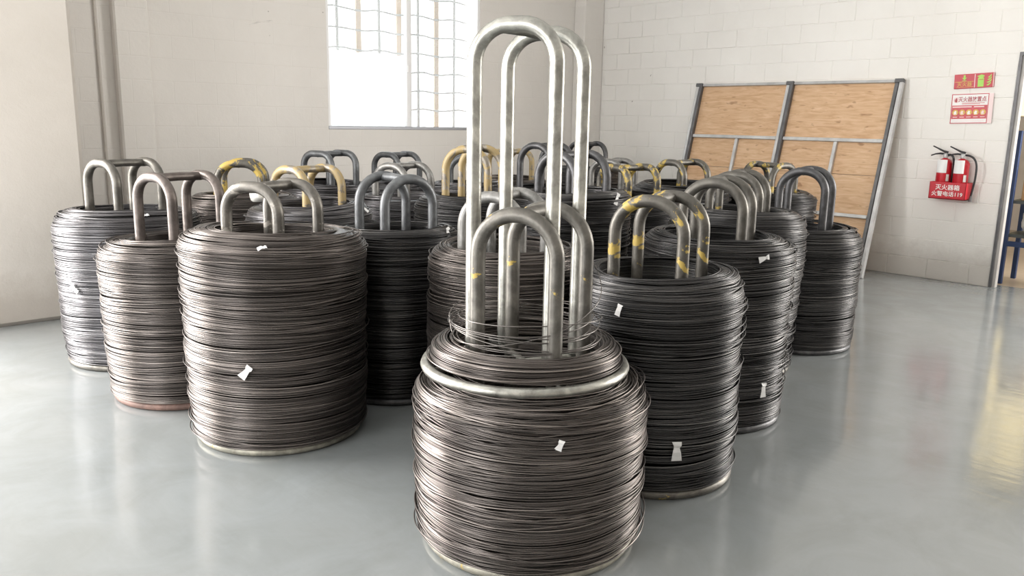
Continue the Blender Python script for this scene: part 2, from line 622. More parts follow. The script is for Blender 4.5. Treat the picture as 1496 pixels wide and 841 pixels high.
# frosted film on the lower left pane, with a ragged upper edge
b = MB()
xs = np.linspace(WX0 + 0.04, mx - 0.036, 14)
rr = random.Random(8)
top = [2.20 + rr.uniform(-0.012, 0.012) for _ in xs]
vs, fs = [], []
for x, t in zip(xs, top):
    for yy in (fy0 + 0.034, fy0 + 0.0365):
        vs += [(x, yy, WZ0 + 0.036), (x, yy, t)]
for i in range(len(xs) - 1):
    a, c = i * 4, (i + 1) * 4
    fs += [(a, c, c + 1, a + 1), (a + 2, a + 3, c + 3, c + 2), (a + 1, c + 1, c + 3, a + 3)]
b.add(vs, fs)
b.build('window_film', M_FILM, win)
grille = bpy.data.objects.new('window_grille', None)
COL.objects.link(grille)
grille.parent = win
gy = YB + 0.30
gr = random.Random(5)
for i, x in enumerate(np.arange(4.915, 6.95, 0.272)):
    wide = i % 2 == 1
    w = 0.034 if wide else 0.017
    MB().box((x - w, gy, 1.2), (x + w, gy + 0.02, 3.6)).build('bar', M_BAR if wide else M_BARW, grille)
for z in np.arange(1.40, 3.5, 0.212):
    pts = [(4.45 + k * 0.135, gy - 0.012, z + 0.012 * math.sin(k * 1.57 + z) + gr.uniform(-.004, .004)) for k in range(19)]
    MB().tube(pts, 0.0115, 6).build('bar', M_BARW, grille)

# the store room seen through the door
RX = 14.2
structure(MB().box((XR + 0.2, -3.0, -0.12), (RX, 6.5, 0.0)).build('floor_store', M_ROOM2))
b = MB()
b.box((RX, -3.0, 0), (RX + 0.2, 6.5, 1.72))
b.box((RX, -3.0, 4.0), (RX + 0.2, 6.5, ZC))
b.box((RX, -3.0, 1.72), (RX + 0.2, 3.15, 4.0))
b.box((RX, 4.15, 1.72), (RX + 0.2, 6.5, 4.0))
b.box((XR + 0.25, 6.5, 0), (RX, 6.7, ZC))
b.box((XR + 0.2, -3.2, 0), (RX, -3.0, ZC))
structure(b.build('wall_store', M_WALL2))
structure(MB().box((XR + 0.2, -3.2, ZC), (RX + 0.2, 6.7, ZC + 0.1)).build('ceiling_store', M_CEIL))
win2 = structure(MB().box((RX - 0.03, 3.62, 1.72), (RX + 0.0, 3.68, 4.0)).build('window_2', M_WINF))
MB().box((RX + 0.08, 3.15, 1.72), (RX + 0.09, 4.15, 4.0)).build('pane', M_AMBER, win2)
area('store_lamp', (11.2, 1.5, 4.4), (11.2, 1.5, 0), 2.0, 1.0, 30, (1.0, 0.93, 0.84))

# ------------------------------------------------------------------ leaning board
LX0, LX1, LZ = 8.19, 8.69, 1.985
by0, bym, by1 = 3.50, 4.69, 5.88
lean = math.atan2(LX1 - LX0, LZ)
LEN = math.hypot(LX1 - LX0, LZ)
board = thing('plywood_panel', 'large plywood panel in a bare steel frame leaning against the white block wall',
              'panel', (LX0, 0, 0.0))
board.rotation_euler = (0, lean, 0)
T = 0.05
for y in (by0, bym, by1):
    # each tube split into a bright face and a darker copy painting its shaded side
    ma, mb = (M_TUBE, M_TUBE_D) if y == by0 else (M_TUBE_D, M_TUBE)
    MB().box((-0.03, y - 0.045, 0.0), (0.02, y - 0.008, LEN), bev=0.004).build('stile', ma, board)
    MB().box((-0.018, y + 0.002, 0.0), (0.02, y + 0.04, LEN), bev=0.004).build('stile', mb, board)
    MB().box((-0.032, y - 0.046, LEN - 0.035), (0.022, y + 0.042, LEN + 0.004), bev=0.003).build('end_cap', M_TUBE_D, board)
for ya, yb in ((by0, bym), (bym, by1)):
    MB().box((-0.016, ya + 0.042, LEN - 0.03), (0.02, yb - 0.047, LEN), bev=0.003).build('rail', M_TUBE, board)
    MB().box((-0.016, ya + 0.042, 0.69 * LEN - 0.018), (0.02, yb - 0.047, 0.69 * LEN + 0.018), bev=0.003).build('rail', M_TUBE, board)
    MB().box((-0.016, ya + 0.042, 0.305 * LEN - 0.018), (0.02, yb - 0.047, 0.305 * LEN + 0.018), bev=0.003).build('rail', M_TUBE, board)
    MB().box((-0.016, ya + 0.042, 0.0), (0.02, yb - 0.047, 0.03), bev=0.003).build('rail', M_TUBE_D, board)
    ym = (ya + yb) / 2 - 0.06
    MB().box((-0.016, ym - 0.018, 0.305 * LEN + 0.02), (0.02, ym + 0.018, 0.69 * LEN - 0.02), bev=0.003).build('stud', M_TUBE, board)
    for z0, z1 in ((0.0, 0.31), (0.31, 0.515), (0.515, 0.69), (0.69, 1.0)):
        MB().box((0.022, ya - 0.02, z0 * LEN + 0.004), (0.034, yb - 0.003 - (0.02 if yb == bym else 0), z1 * LEN - 0.001)).build('plywood_sheet', M_PLY, board)

# ------------------------------------------------------------------ signs and extinguishers
FONT_FLIP = Matrix(((0, 0, 1, 0), (-1, 0, 0, 0), (0, 1, 0, 0), (0, 0, 0, 1)))


def text(body, size, loc, m, parent, name='lettering', sx=1.0):
    """flat lettering on a face looking towards -X; loc is its centre in the parent's space"""
    cu = bpy.data.curves.new(name, 'FONT')
    cu.body = body
    cu.size = size
    cu.align_x = 'CENTER'
    cu.align_y = 'CENTER'
    cu.extrude = 0.0006
    cu.offset = size * 0.012
    cu.resolution_u = 3
    t = bpy.data.objects.new(name, cu)
    COL.objects.link(t)
    dg = bpy.context.evaluated_depsgraph_get()
    me = bpy.data.meshes.new_from_object(t.evaluated_get(dg))
    bpy.data.objects.remove(t)
    me.materials.clear()
    me.materials.append(m)
    o = bpy.data.objects.new(name, me)
    COL.objects.link(o)
    o.parent = parent
    R = Matrix(((0, 0, -1), (-sx, 0, 0), (0, 1, 0))).to_4x4()
    o.matrix_local = Matrix.Translation(loc) @ R
    return o


def flat(name, poly, x, m, parent, th=0.0012):
    """flat printed shape: poly of (y, z) facing -X"""
    n = len(poly)
    b = MB()
    b.add([(x, p[0], p[1]) for p in poly] + [(x + th, p[0], p[1]) for p in poly],
          [tuple(range(n)), tuple(range(n, 2 * n))[::-1]] + [(i, (i + 1) % n, n + (i + 1) % n, n + i) for i in range(n)])
    return b.build(name, m, parent)


def rect(y0, y1, z0, z1):
    return [(y0, z0), (y0, z1), (y1, z1), (y1, z0)]


def circ(cy, cz, r, n=20):
    return [(cy + r * math.cos(-2 * PI * k / n), cz + r * math.sin(-2 * PI * k / n)) for k in range(n)]


# fire extinguisher sign (local: y to the left in view, z up)
s1 = thing('fire_sign', 'small red wall sign with a lime extinguisher symbol, above the pink poster', 'sign', (XR - 0.012, 2.825, 1.96))
s1.rotation_euler = (rad(-2.6), 0, 0)
MB().box((-0.010, -0.175, -0.068), (0.004, 0.175, 0.068), bev=0.003).build('sign_plate', M_SIGNRED, s1)
flat('edge_band', rect(-0.174, -0.168, -0.067, 0.067), -0.0115, M_PINK, s1)
flat('divider', rect(-0.012, -0.006, -0.062, 0.062), -0.0115, M_PINK, s1)
flat('divider', rect(0.0, 0.165, -0.006, -0.002), -0.0115, M_GOLD, s1)
flat('divider', rect(0.0, 0.150, -0.056, -0.053), -0.0115, M_GOLD, s1)
flat('arrow', [(0.092, 0.058), (0.076, 0.058), (0.076, 0.034), (0.062, 0.034), (0.084, 0.010), (0.106, 0.034), (0.092, 0.034)], -0.0115, M_LIME, s1)
flat('arrow_bar', rect(0.066, 0.102, 0.004, 0.009), -0.0115, M_LIME, s1)
text('灭火器', 0.044, (-0.0115, 0.080, -0.030), M_GOLD, s1)
flat('extinguisher_symbol', [(-0.036, -0.058), (-0.036, 0.022), (-0.046, 0.030), (-0.026, 0.040), (-0.050, 0.050), (-0.066, 0.055), (-0.090, 0.046), (-0.090, 0.034), (-0.080, 0.030), (-0.088, 0.022), (-0.088, -0.058)], -0.0115, M_LIME, s1)
flat('symbol_band', rect(-0.082, -0.046, 0.006, 0.011), -0.0125, M_DRED, s1)
for k, (yy, zz, w) in enumerate(((-0.112, -0.045, 0.036), (-0.112, -0.020, 0.040), (-0.116, 0.004, 0.036), (-0.120, 0.026, 0.030))):
    flat('flame_symbol', [(yy, zz), (yy - w * 0.45, zz - 0.006), (yy - w, zz + 0.012), (yy - w * 1.05, zz + 0.030), (yy - w * 0.6, zz + 0.012)], -0.0115, M_LIME, s1)

s2 = thing('instruction_poster', 'pink and red fire poster with five golden pictures, above the extinguishers', 'poster', (XR - 0.012, 2.835, 1.70))
s2.rotation_euler = (rad(-1.6), 0, 0)
MB().box((-0.006, -0.165, -0.14), (0.004, 0.165, 0.14)).build('poster_sheet', M_WHITE, s2)
for nm, rc in (('border', rect(-0.165, 0.165, 0.133, 0.14)), ('border', rect(-0.165, 0.165, -0.14, -0.133)),
               ('border', rect(0.158, 0.165, -0.133, 0.133)), ('border', rect(-0.165, -0.158, -0.133, 0.133))):
    flat(nm, rc, -0.0075, M_SIGNRED, s2)
flat('red_field', rect(-0.156, 0.156, -0.096, 0.032), -0.0075, M_PRED, s2)
flat('pink_strip', rect(-0.02, 0.15, 0.012, 0.022), -0.0088, M_PINK, s2)
flat('pink_strip', rect(-0.13, -0.04, 0.012, 0.022), -0.0088, M_PINK, s2)
text('灭火器放置点', 0.052, (-0.0075, -0.020, 0.085), M_DRED, s2, sx=0.8)
flat('small_print', rect(-0.13, 0.07, 0.050, 0.055), -0.0075, M_PRED, s2)
flat('small_print', rect(-0.09, 0.07, 0.042, 0.045), -0.0075, M_PRED, s2)
flat('emblem', circ(0.122, 0.083, 0.028), -0.0075, M_PINK, s2)
flat('emblem_core', [(0.130, 0.062), (0.130, 0.088), (0.126, 0.102), (0.118, 0.102), (0.114, 0.088), (0.114, 0.062)], -0.0088, M_DRED, s2)
flat('flame_shape', [(0.136, 0.066), (0.138, 0.086), (0.133, 0.096), (0.131, 0.066)], -0.0088, M_DRED, s2)
for k in range(5):
    yy = 0.122 - k * 0.061
    flat('picture', circ(yy, -0.035, 0.027), -0.0088, M_GOLD, s2)
    flat('picture_figure', [(yy + 0.012, -0.055), (yy + 0.014, -0.034), (yy + 0.002, -0.018), (yy - 0.012, -0.026), (yy - 0.008, -0.038), (yy - 0.015, -0.052)], -0.0100, (M_WHITE, M_PINK, M_WHITE, M_WHITE, M_PINK)[k], s2)
    flat('caption', rect(yy - 0.02, yy + 0.02, -0.082, -0.076), -0.0088, M_PINK, s2)
flat('small_print', rect(-0.14, 0.14, -0.118, -0.114), -0.0075, M_PINK, s2)
# clear sleeve edge standing out to the right of the poster
MB().box((-0.012, -0.205, -0.14), (-0.008, -0.166, 0.138)).build('sleeve_edge', M_PINK, s2)

bx = thing('extinguisher_box', 'red wall tray lettered in white, holding the two fire extinguishers', 'box', (XR - 0.012, 2.888, 0.83))
b = MB()
BWd, BD, BHh = 0.335, 0.17, 0.165
b.box((-BD, -BWd / 2, 0), (0, BWd / 2, 0.008))
b.box((-BD, -BWd / 2, 0), (-BD + 0.006, BWd / 2, BHh), bev=0.002)
b.box((-0.006, -BWd / 2, 0), (0, BWd / 2, BHh))
b.box((-BD, -BWd / 2, 0), (0, -BWd / 2 + 0.006, BHh))
b.box((-BD, BWd / 2 - 0.006, 0), (0, BWd / 2, BHh))
b.build('tray', M_REDB, bx)
text('灭火器箱', 0.056, (-BD - 0.001, 0.0, 0.112), M_WHITE, bx)
text('火警电话119', 0.052, (-BD - 0.001, 0.0, 0.050), M_WHITE, bx)


def extinguisher(y, label, hose_right):
    t = thing('fire_extinguisher', label, 'fire extinguisher', (XR - 0.012 - 0.085, y, 0.838), 0, 'fire extinguishers in the red tray')
    R = 0.068
    prof = [(R * 0.96, 0), (R, 0.012), (R, 0.325)] + [(R * math.cos(a) + 0.0, 0.325 + 0.062 * math.sin(a)) for a in np.linspace(0.2, 1.25, 7)] + [(0.018, 0.388), (0.018, 0.405)]
    MB().lathe(prof, 28).build('cylinder', M_RED, t)
    # curved paper label and a small silver sticker
    for nm, a0, a1, z0, z1, m in (('paper_label', PI - 0.85, PI + 0.62, 0.245, 0.372, M_PAPER), ('sticker', PI + 0.66, PI + 1.05, 0.165, 0.232, M_PLBAG)):
        b = MB()
        aa = np.linspace(a0, a1, 9)
        rr = R + 0.004
        vs = [(rr * math.cos(a), rr * math.sin(a), z) for a in aa for z in (z0, z1)]
        vs += [((rr - 0.002) * math.cos(a), (rr - 0.002) * math.sin(a), z) for a in aa for z in (z0, z1)]
        n = len(aa)
        fs = []
        for i in range(n - 1):
            fs.append((2 * i, 2 * i + 1, 2 * i + 3, 2 * i + 2))
            j = 2 * n
            fs.append((j + 2 * i, j + 2 * i + 2, j + 2 * i + 3, j + 2 * i + 1))
        b.add(vs, fs)
        b.build(nm, m, t)
    valve = MB().lathe([(0.022, 0.388), (0.024, 0.398), (0.024, 0.425), (0.014, 0.435)], 14).build('valve', M_TUBE, t)
    MB().tube([(0, -0.02, 0.440), (-0.01, 0.02, 0.452), (-0.02, 0.075, 0.480), (-0.02, 0.118, 0.500)], [0.012, 0.010, 0.007, 0.006], 8).build('lever', M_BLACK, valve)
    MB().tube([(0, -0.01, 0.425), (-0.01, 0.05, 0.430), (-0.02, 0.09, 0.424), (-0.02, 0.130, 0.408)], [0.011, 0.009, 0.007, 0.006], 8).build('handle', M_BLACK, valve)
    if hose_right:
        pts = [(0, -0.02, 0.42), (-0.01, -0.065, 0.415), (-0.015, -0.11, 0.385), (-0.015, -0.135, 0.32), (-0.01, -0.135, 0.20), (0.0, -0.118, 0.08), (0.0, -0.112, 0.03)]
    else:
        pts = [(0, -0.02, 0.42), (-0.03, -0.06, 0.418), (-0.05, -0.088, 0.395), (-0.03, -0.092, 0.34), (0.0, -0.086, 0.26), (0.02, -0.08, 0.15)]
    # smooth the hose
    P = [Vector(p) for p in pts]
    sm = []
    for i in range(len(P) - 1):
        p0, p1, p2, p3 = P[max(i - 1, 0)], P[i], P[i + 1], P[min(i + 2, len(P) - 1)]
        for q in range(5):
            u = q / 5
            sm.append(0.5 * ((2 * p1) + (p2 - p0) * u + (2 * p0 - 5 * p1 + 4 * p2 - p3) * u * u + (3 * p1 - p0 - 3 * p2 + p3) * u ** 3))
    sm.append(P[-1])
    MB().tube(sm, 0.010, 8).build('hose', M_BLACK, t)
    if hose_right:
        MB().tube([(0, -0.112, 0.035), (0, -0.111, -0.02)], [0.011, 0.017], 8).build('nozzle', M_TUBE_D, t)
    return t


extinguisher(2.967, 'red fire extinguisher in the tray, farther from the doorway', False)
extinguisher(2.810, 'red fire extinguisher in the tray, nearer the doorway with its black hose hanging free', True)

# ------------------------------------------------------------------ store room things
rk = thing('storage_rack', 'blue steel storage rack beyond the doorway', 'rack', (0, 0, 0))
RXa, RXb, RY0, RY1 = 9.06, 9.50, 1.30, 2.46
for x, y in ((RXa, RY1), (RXb, RY1), (RXa, RY0), (RXb, RY0)):
    MB().box((x - 0.022, y - 0.022, 0), (x + 0.022, y + 0.022, 1.5 if x == RXa else 1.0), bev=0.004).build('upright', M_BLUEP, rk)
for z in (0.47, 0.80):
    MB().box((RXa, RY0, z), (RXb, RY1, z + 0.03)).build('shelf', M_DARKBOX, rk)
for z in (0.38,):
    MB().box((RXa - 0.02, RY0, z), (RXa + 0.02, RY1, z + 0.05)).build('beam', M_BLUEP, rk)


def blob(name, label, cat, loc, s, m, seed, group=None):
    import bmesh
    bm = bmesh.new()
    bmesh.ops.create_icosphere(bm, subdivisions=3, radius=1)
    r = np.random.RandomState(seed)
    D = r.normal(size=(14, 3))
    D /= np.linalg.norm(D, axis=1)[:, None]
    for v in bm.verts:
        p = np.array(v.co)
        k = 1 + 0.10 * np.sin(7 * (D @ p)).sum() / 3
        v.co = Vector(p * k)
        v.co.x *= s[0]
        v.co.y *= s[1]
        v.co.z = max(v.co.z, -0.75) * s[2]
    zmin = min(v.co.z for v in bm.verts)
    me = bpy.data.meshes.new(name)
    for v in bm.verts:
        v.co.z -= zmin
    for f in bm.faces:
        f.smooth = True
    bm.to_mesh(me)
    bm.free()
    me.materials.append(m)
    o = bpy.data.objects.new(name, me)
    COL.objects.link(o)
    o.location = loc
    o['label'] = label
    o['category'] = cat
    if group:
        o['group'] = group
    return o


def carton(label, loc, s, m, rz=0):
    t = thing('cardboard_box', label, 'box', loc, rz)
    MB().box((-s[0] / 2, -s[1] / 2, 0), (s[0] / 2, s[1] / 2, s[2]), bev=0.004).build('carton_body', m, t)
    MB().box((-s[0] / 2 - 0.001, -0.025, s[2] * 0.55), (s[0] / 2 + 0.001, 0.025, s[2] + 0.0015)).build('tape', M_PLBAG, t)
    return t


blob('plastic_bag', 'pale plastic wrapped bundle on the lower shelf of the blue rack', 'bag', (9.28, 2.26, 0.502), (0.2, 0.14, 0.15), M_PLBAG, 4)
carton('brown carton on the top shelf of the blue rack', (9.28, 2.26, 0.832), (0.32, 0.26, 0.2), M_CARD)
carton('dark parts carton stacked on the brown carton in the blue rack', (9.28, 2.26, 1.035), (0.30, 0.24, 0.12), M_DARKBOX)

# ------------------------------------------------------------------ coil stands
UP = Vector((0, 0, 1))


def hoop_pts(rho, ztop, rb, z0, squash=0.0):
    """an upside-down U in the local XZ plane"""
    pts = [(-rho, 0, z0), (-rho, 0, z0 + 0.3), (-rho, 0, ztop - rb - 0.02)]
    for a in np.linspace(0, PI / 2, 10):
        pts.append((-rho + rb * (1 - math.cos(a)), 0, ztop - rb + rb * math.sin(a)))
    left = pts
    right = [(-x, y, z) for (x, y, z) in reversed(left)]
    mid = []
    if rho - rb > 0.03:
        mid = [(-(rho - rb) * 0.4, 0, ztop - squash), ((rho - rb) * 0.4, 0, ztop - squash)]
    return left + mid + right


_hoops = {}


def stand(label, x, y, z, ztop, phi, pm, ring_m, rring=0.37, rho=0.208, rb=0.15, pairs='LF', name='coil_stand', tube_r=0.0265, skew=0.0):
    """two parallel hoops on a ring, tied by a bar across their crowns.
    phi: how far the front leg is turned from the line of sight, in degrees to the right;
    pairs: which neighbouring legs share a hoop (left-front or front-right)"""
    t = thing(name, label, 'stand', (x, y, z), 0, 'steel coil stands')
    head = math.atan2(-y, -x) + rad(phi)           # direction of the front leg
    top = ztop - tube_r - z
    b = MB()
    n = 64
    b.tube([(rring * math.cos(2 * PI * k / n), rring * math.sin(2 * PI * k / n), 0.02) for k in range(n)], 0.02, 8, closed=True)
    b.build('base_ring', ring_m, t)
    for k in (0, 1):
        a = head + k * PI / 2
        MB().tube([(rring * math.cos(a), rring * math.sin(a), 0.02), (-rring * math.cos(a), -rring * math.sin(a), 0.02)], 0.014, 6).build('cross_bar', ring_m, t)
    h = rho / math.sqrt(2)
    rb = min(rb * 0.82, h - 0.004)
    # axis along the hoops and the axis from one hoop to the other
    # left-front: hoop runs from heading head-90 to head; its chord points along head+45
    ch = head + PI / 4 if pairs == 'LF' else head + 3 * PI / 4
    nv = head - PI / 4 if pairs == 'LF' else head + PI / 4
    key = (round(h, 3), round(top, 3), round(rb, 3), pm.name, tube_r)
    if key not in _hoops:
        _hoops[key] = MB().tube(hoop_pts(h, top, rb, 0.036), tube_r, 12).mesh('hoop', pm)
    for sg in (1, -1):
        link_copy('hoop', _hoops[key], t, (sg * h * math.cos(nv), sg * h * math.sin(nv), 0), (0, 0, ch))
    c, sn = math.cos(nv), math.sin(nv)
    cc, cs = math.cos(ch), math.sin(ch)
    P = lambda u, v, w: (u * cc + v * c, u * cs + v * sn, w)
    MB().tube([P(skew, h, top - 0.006), P(skew * 0.5, 0, top - 0.002), P(0, -h, top - 0.006)], tube_r * 0.86, 10).build('tie_bar', pm, t)
    return t


# ------------------------------------------------------------------ wire coils
def coil_arrays(R0, R1, ri, z0, z1, seed, wire=0.0056, seg=84, ns=5, sh=0.085, extra=0.28, tilt=0.011, ecc=0.0055, flare=0.0, inner=0.30):
    rs = np.random.RandomState(seed)
    r_w = wire / 2
    pitch = wire * 0.93
    base = []                              # (radius, z, group id)
    zs = z1 - sh
    zz = np.arange(z0 + r_w, zs, pitch)
    g = 0
    left = 0
    for i, z in enumerate(zz):
        if left <= 0:
            g += 1
            left = rs.randint(4, 15)
        left -= 1
        u = (z - z0) / max(zs - z0, 1e-6)
        base.append((R1 + (R0 - R1) * u ** 0.7, z, g, 0))
    # shoulder rolling over into the opening
    rin = ri + 0.012
    arc = int(1.15 * ((R0 - rin) + sh) / pitch)
    for i in range(arc):
        a = (i + 0.5) / arc * PI / 2
        if left <= 0:
            g += 1
            left = rs.randint(3, 8)
        left -= 1
        base.append((rin + (R0 - rin) * math.cos(a) ** 0.85, zs + sh * math.sin(a) ** 0.85, g, 1))
    # inside of the opening
    for z in np.arange(z1 - 0.012, max(z0, z1 - inner), -pitch * 1.2):
        if left <= 0:
            g += 1
            left = rs.randint(4, 12)
        left -= 1
        base.append((ri + 0.008, z, g, 2))
    nb = len(base)
    # stray strands lying across the others
    for k in range(int(extra * nb)):
        r, z, gg, kind = base[rs.randint(int(nb * 0.78))]
        g += 1
        base.append((r + r_w * 0.9, z, g, 3))
    B = np.array(base)
    L = len(B)
    G = g + 1
    kinds = B[:, 3]
    gid = B[:, 2].astype(int)
    th = np.linspace(0, 2 * PI, seg, endpoint=False)[None, :]
    amp = np.where(kinds == 2, 0.35, np.where(kinds == 3, 1.15, 1.0))[:, None]

    def per_group(s):
        return rs.normal(size=G)[gid][:, None] * s

    def walk(s, rho=0.90):
        w = np.zeros(G)
        e = rs.normal(size=G) * math.sqrt(1 - rho * rho)
        for i in range(G):
            w[i] = (w[i - 1] * rho if i else 0) + e[i]
        lim = base[nb - 1][2] + 1
        w[lim:] = rs.normal(size=G - lim) * 0.9
        return w[gid][:, None] * s

    def per_loop(s):
        return rs.normal(size=L)[:, None] * s
    r = B[:, 0][:, None] + amp * (walk(ecc, 0.6) * np.cos(th) + walk(ecc, 0.6) * np.sin(th)
                                  + per_group(ecc * 0.35) * np.cos(2 * th) + per_group(ecc * 0.35) * np.sin(2 * th)
                                  + per_group(ecc * 0.2) * np.sin(3 * th + per_group(2.0)) + per_group(0.0013)
                                  + per_loop(0.0012) * np.cos(th + per_loop(3)) + per_loop(0.0009) * np.sin(2 * th + per_loop(3)))
    z = B[:, 1][:, None] + amp * (walk(tilt) * np.cos(th) + walk(tilt) * np.sin(th)
                                  + per_group(tilt * 0.3) * np.sin(2 * th + per_group(3)) + per_group(tilt * 0.18) * np.sin(3 * th + per_group(3))
                                  + per_loop(0.0022) * np.sin(th + per_loop(3)) + per_loop(0.0012) * np.sin(2 * th + per_loop(3)))
    z = np.clip(z, z0 + r_w, z1 + 0.012)
    r = np.maximum(r, ri + r_w)
    r = np.minimum(r, max(R0, R1) + 0.013)
    k = np.arange(ns) * 2 * PI / ns
    rr = r[:, :, None] + r_w * np.cos(k)[None, None, :]
    Z = z[:, :, None] + r_w * np.sin(k)[None, None, :]
    X = rr * np.cos(th)[:, :, None]
    Y = rr * np.sin(th)[:, :, None]
    V = np.stack([X, Y, Z], -1).reshape(-1, 3)
    idx = np.arange(L * seg * ns).reshape(L, seg, ns)
    nx = np.roll(idx, -1, 1)
    Q = np.stack([idx, nx, np.roll(nx, -1, 2), np.roll(idx, -1, 2)], -1).reshape(-1, 4)
    tg = np.clip(0.5 + 0.09 * rs.normal(size=G)[gid] + 0.19 * rs.normal(size=L), 0.05, 1)
    tone = np.repeat(tg, seg * ns)
    # added filler core, its dark tone painting the shade between strands
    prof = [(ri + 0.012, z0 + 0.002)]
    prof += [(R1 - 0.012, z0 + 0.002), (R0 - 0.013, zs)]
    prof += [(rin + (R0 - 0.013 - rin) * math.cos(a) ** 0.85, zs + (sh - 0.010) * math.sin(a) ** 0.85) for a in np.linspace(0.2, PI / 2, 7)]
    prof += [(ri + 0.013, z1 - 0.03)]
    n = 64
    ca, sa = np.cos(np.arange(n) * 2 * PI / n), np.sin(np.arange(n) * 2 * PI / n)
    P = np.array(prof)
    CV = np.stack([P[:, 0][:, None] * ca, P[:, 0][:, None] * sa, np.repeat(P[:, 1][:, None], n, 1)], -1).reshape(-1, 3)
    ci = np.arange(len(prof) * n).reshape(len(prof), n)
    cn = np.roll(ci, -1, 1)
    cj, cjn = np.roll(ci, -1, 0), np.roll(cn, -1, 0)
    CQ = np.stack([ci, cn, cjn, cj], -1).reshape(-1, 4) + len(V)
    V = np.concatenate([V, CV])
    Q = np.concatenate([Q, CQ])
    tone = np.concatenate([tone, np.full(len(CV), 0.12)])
    return V, Q, tone


def quad_mesh(name, V, Q, tone, m):
    me = bpy.data.meshes.new(name)
    me.vertices.add(len(V))
    me.vertices.foreach_set('co', V.astype(np.float32).ravel())
    me.loops.add(Q.size)
    me.loops.foreach_set('vertex_index', Q.astype(np.int32).ravel())
    me.polygons.add(len(Q))
    me.polygons.foreach_set('loop_start', np.arange(0, Q.size, 4, dtype=np.int32))
    me.polygons.foreach_set('use_smooth', np.ones(len(Q), dtype=bool))
    at = me.attributes.new('tone', 'FLOAT', 'POINT')
    at.data.foreach_set('value', tone.astype(np.float32))
    me.materials.append(m)
    me.update(calc_edges=True)
    return me


def paper_tag(parent, head_off, r, z, size=0.05, roll=0.0, seed=0, drop=1.0, top=False):
    """a knotted strip of white paper tied round a wire; head_off in degrees from the line of sight"""
    rr = random.Random(seed)
    wl = parent.location
    a = math.atan2(-wl.y, -wl.x) + rad(head_off)
    out = Vector((math.cos(a), math.sin(a), 0))
    side = Vector((-math.sin(a), math.cos(a), 0))
    nrm, dn = (out, Vector((0, 0, -1)))
    if top:
        nrm = (out * 0.55 + UP * 0.85).normalized()
        dn = (out * 0.85 - UP * 0.55).normalized()
    side, dn = side * math.cos(roll) + dn * math.sin(roll), dn * math.cos(roll) - side * math.sin(roll)
    c = out * r + UP * z
    s = size
    prof = [(-0.40 * s, 0.27 * s, 0.08), (-0.20 * s, 0.25 * s, 0.12), (-0.05 * s, 0.18 * s, 0.07), (0.22 * s, 0.23 * s, 0.13), (0.75 * s * drop, 0.31 * s, 0.05)]
    vs, fs = [], []
    for i, (d, w, h) in enumerate(prof):
        for sg in (-1, 1):
            p = c + dn * d + side * sg * (w + rr.uniform(-.05, .05) * s) + nrm * (0.004 + h * s * (1 + 0.5 * sg * rr.uniform(-1, 1)))
            vs += [p, p - nrm * 0.0012]
    for i in range(len(prof) - 1):
        o, q = i * 4, (i + 1) * 4
        fs += [(o, q, q + 2, o + 2), (o + 1, o + 3, q + 3, q + 1), (o, o + 1, q + 1, q), (o + 2, q + 2, q + 3, o + 3)]
    t = MB().add(vs, fs).build('paper_tag', M_PAPER, parent)
    t['label'] = 'white paper tag knotted round a wire'
    return t


def coil(label, x, y, z, me, rz=0.0, sc=(1, 1, 1)):
    t = thing('wire_coil', label, 'wire coil', (x, y, z), 0, 'coils of steel wire')
    w = link_copy('wire_winding', me, t, (0, 0, 0), (0, 0, rz))
    w.scale = sc
    w['kind'] = 'stuff'
    return t


RING = 0.041
CL = {}


def make(R0, R1, zt, seed, m=M_WIRE, ri=0.247, **kw):
    return quad_mesh('wire_winding', *coil_arrays(R0, R1, ri, RING, zt, seed, **kw), m)


# --- front pair: a short stand with its coil, and a taller-standing zinc stand stacked on it
FX, FY = 2.005, 2.005
stand('worn steel stand nearest the camera, yellow paint patches on its legs, inside the frontmost coil',
      FX, FY, 0, 1.222, 22, M_P['yellow_little'], M_P['ringpale'], 0.375, 0.206, 0.19)
c = coil('frontmost large coil of steel wire, under the zinc ring of the stacked stand', FX, FY, 0,
         make(0.418, 0.405, 0.612, 11, wire=0.0052, seg=110, ns=6, extra=0.6, tilt=0.015, ecc=0.006, sh=0.10))
paper_tag(c, 13, 0.425, 0.505, 0.042, 0.4, 3, 0.6)

TX, TY = FX + 0.018, FY + 0.052
stand('tall bright zinc stand stacked on the frontmost coil, rising highest of all', TX, TY, 0.615, 1.835, 24,
      M_P['zinc'], M_P['zinc'], 0.362, 0.205, 0.15, tube_r=0.026, skew=-0.05)
V, Q, tone = coil_arrays(0.345, 0.350, 0.262, RING + 0.001, 0.112, 77, wire=0.0052, seg=110, ns=6, sh=0.062, extra=0.5, tilt=0.005, ecc=0.004, inner=0.06)
c = coil('thin remnant of wire coil lying on the zinc ring of the tall stand', TX, TY, 0.615, quad_mesh('wire_winding', V, Q, tone, M_WIRE))
rs = random.Random(21)
for k in range(9):
    r = 0.262 + rs.uniform(-0.012, 0.012)
    h = 0.118 + 0.010 * k + rs.uniform(-0.004, 0.004)
    ex, ey, tx, ty, p = rs.uniform(-.014, .014), rs.uniform(-.014, .014), rs.uniform(-.016, .016), rs.uniform(-.016, .016), rs.uniform(0, 6)
    pts = []
    for i in range(72):
        a = 2 * PI * i / 72
        q = r + ex * math.cos(a) + ey * math.sin(a) + 0.004 * math.sin(3 * a + p)
        pts.append((q * math.cos(a), q * math.sin(a), h + tx * math.cos(a) + ty * math.sin(a) + 0.004 * math.sin(2 * a + p)))
    o = MB().tube(pts, 0.0021, 5, closed=True).build('loose_wire', M_WIRE_BRIGHT, c)
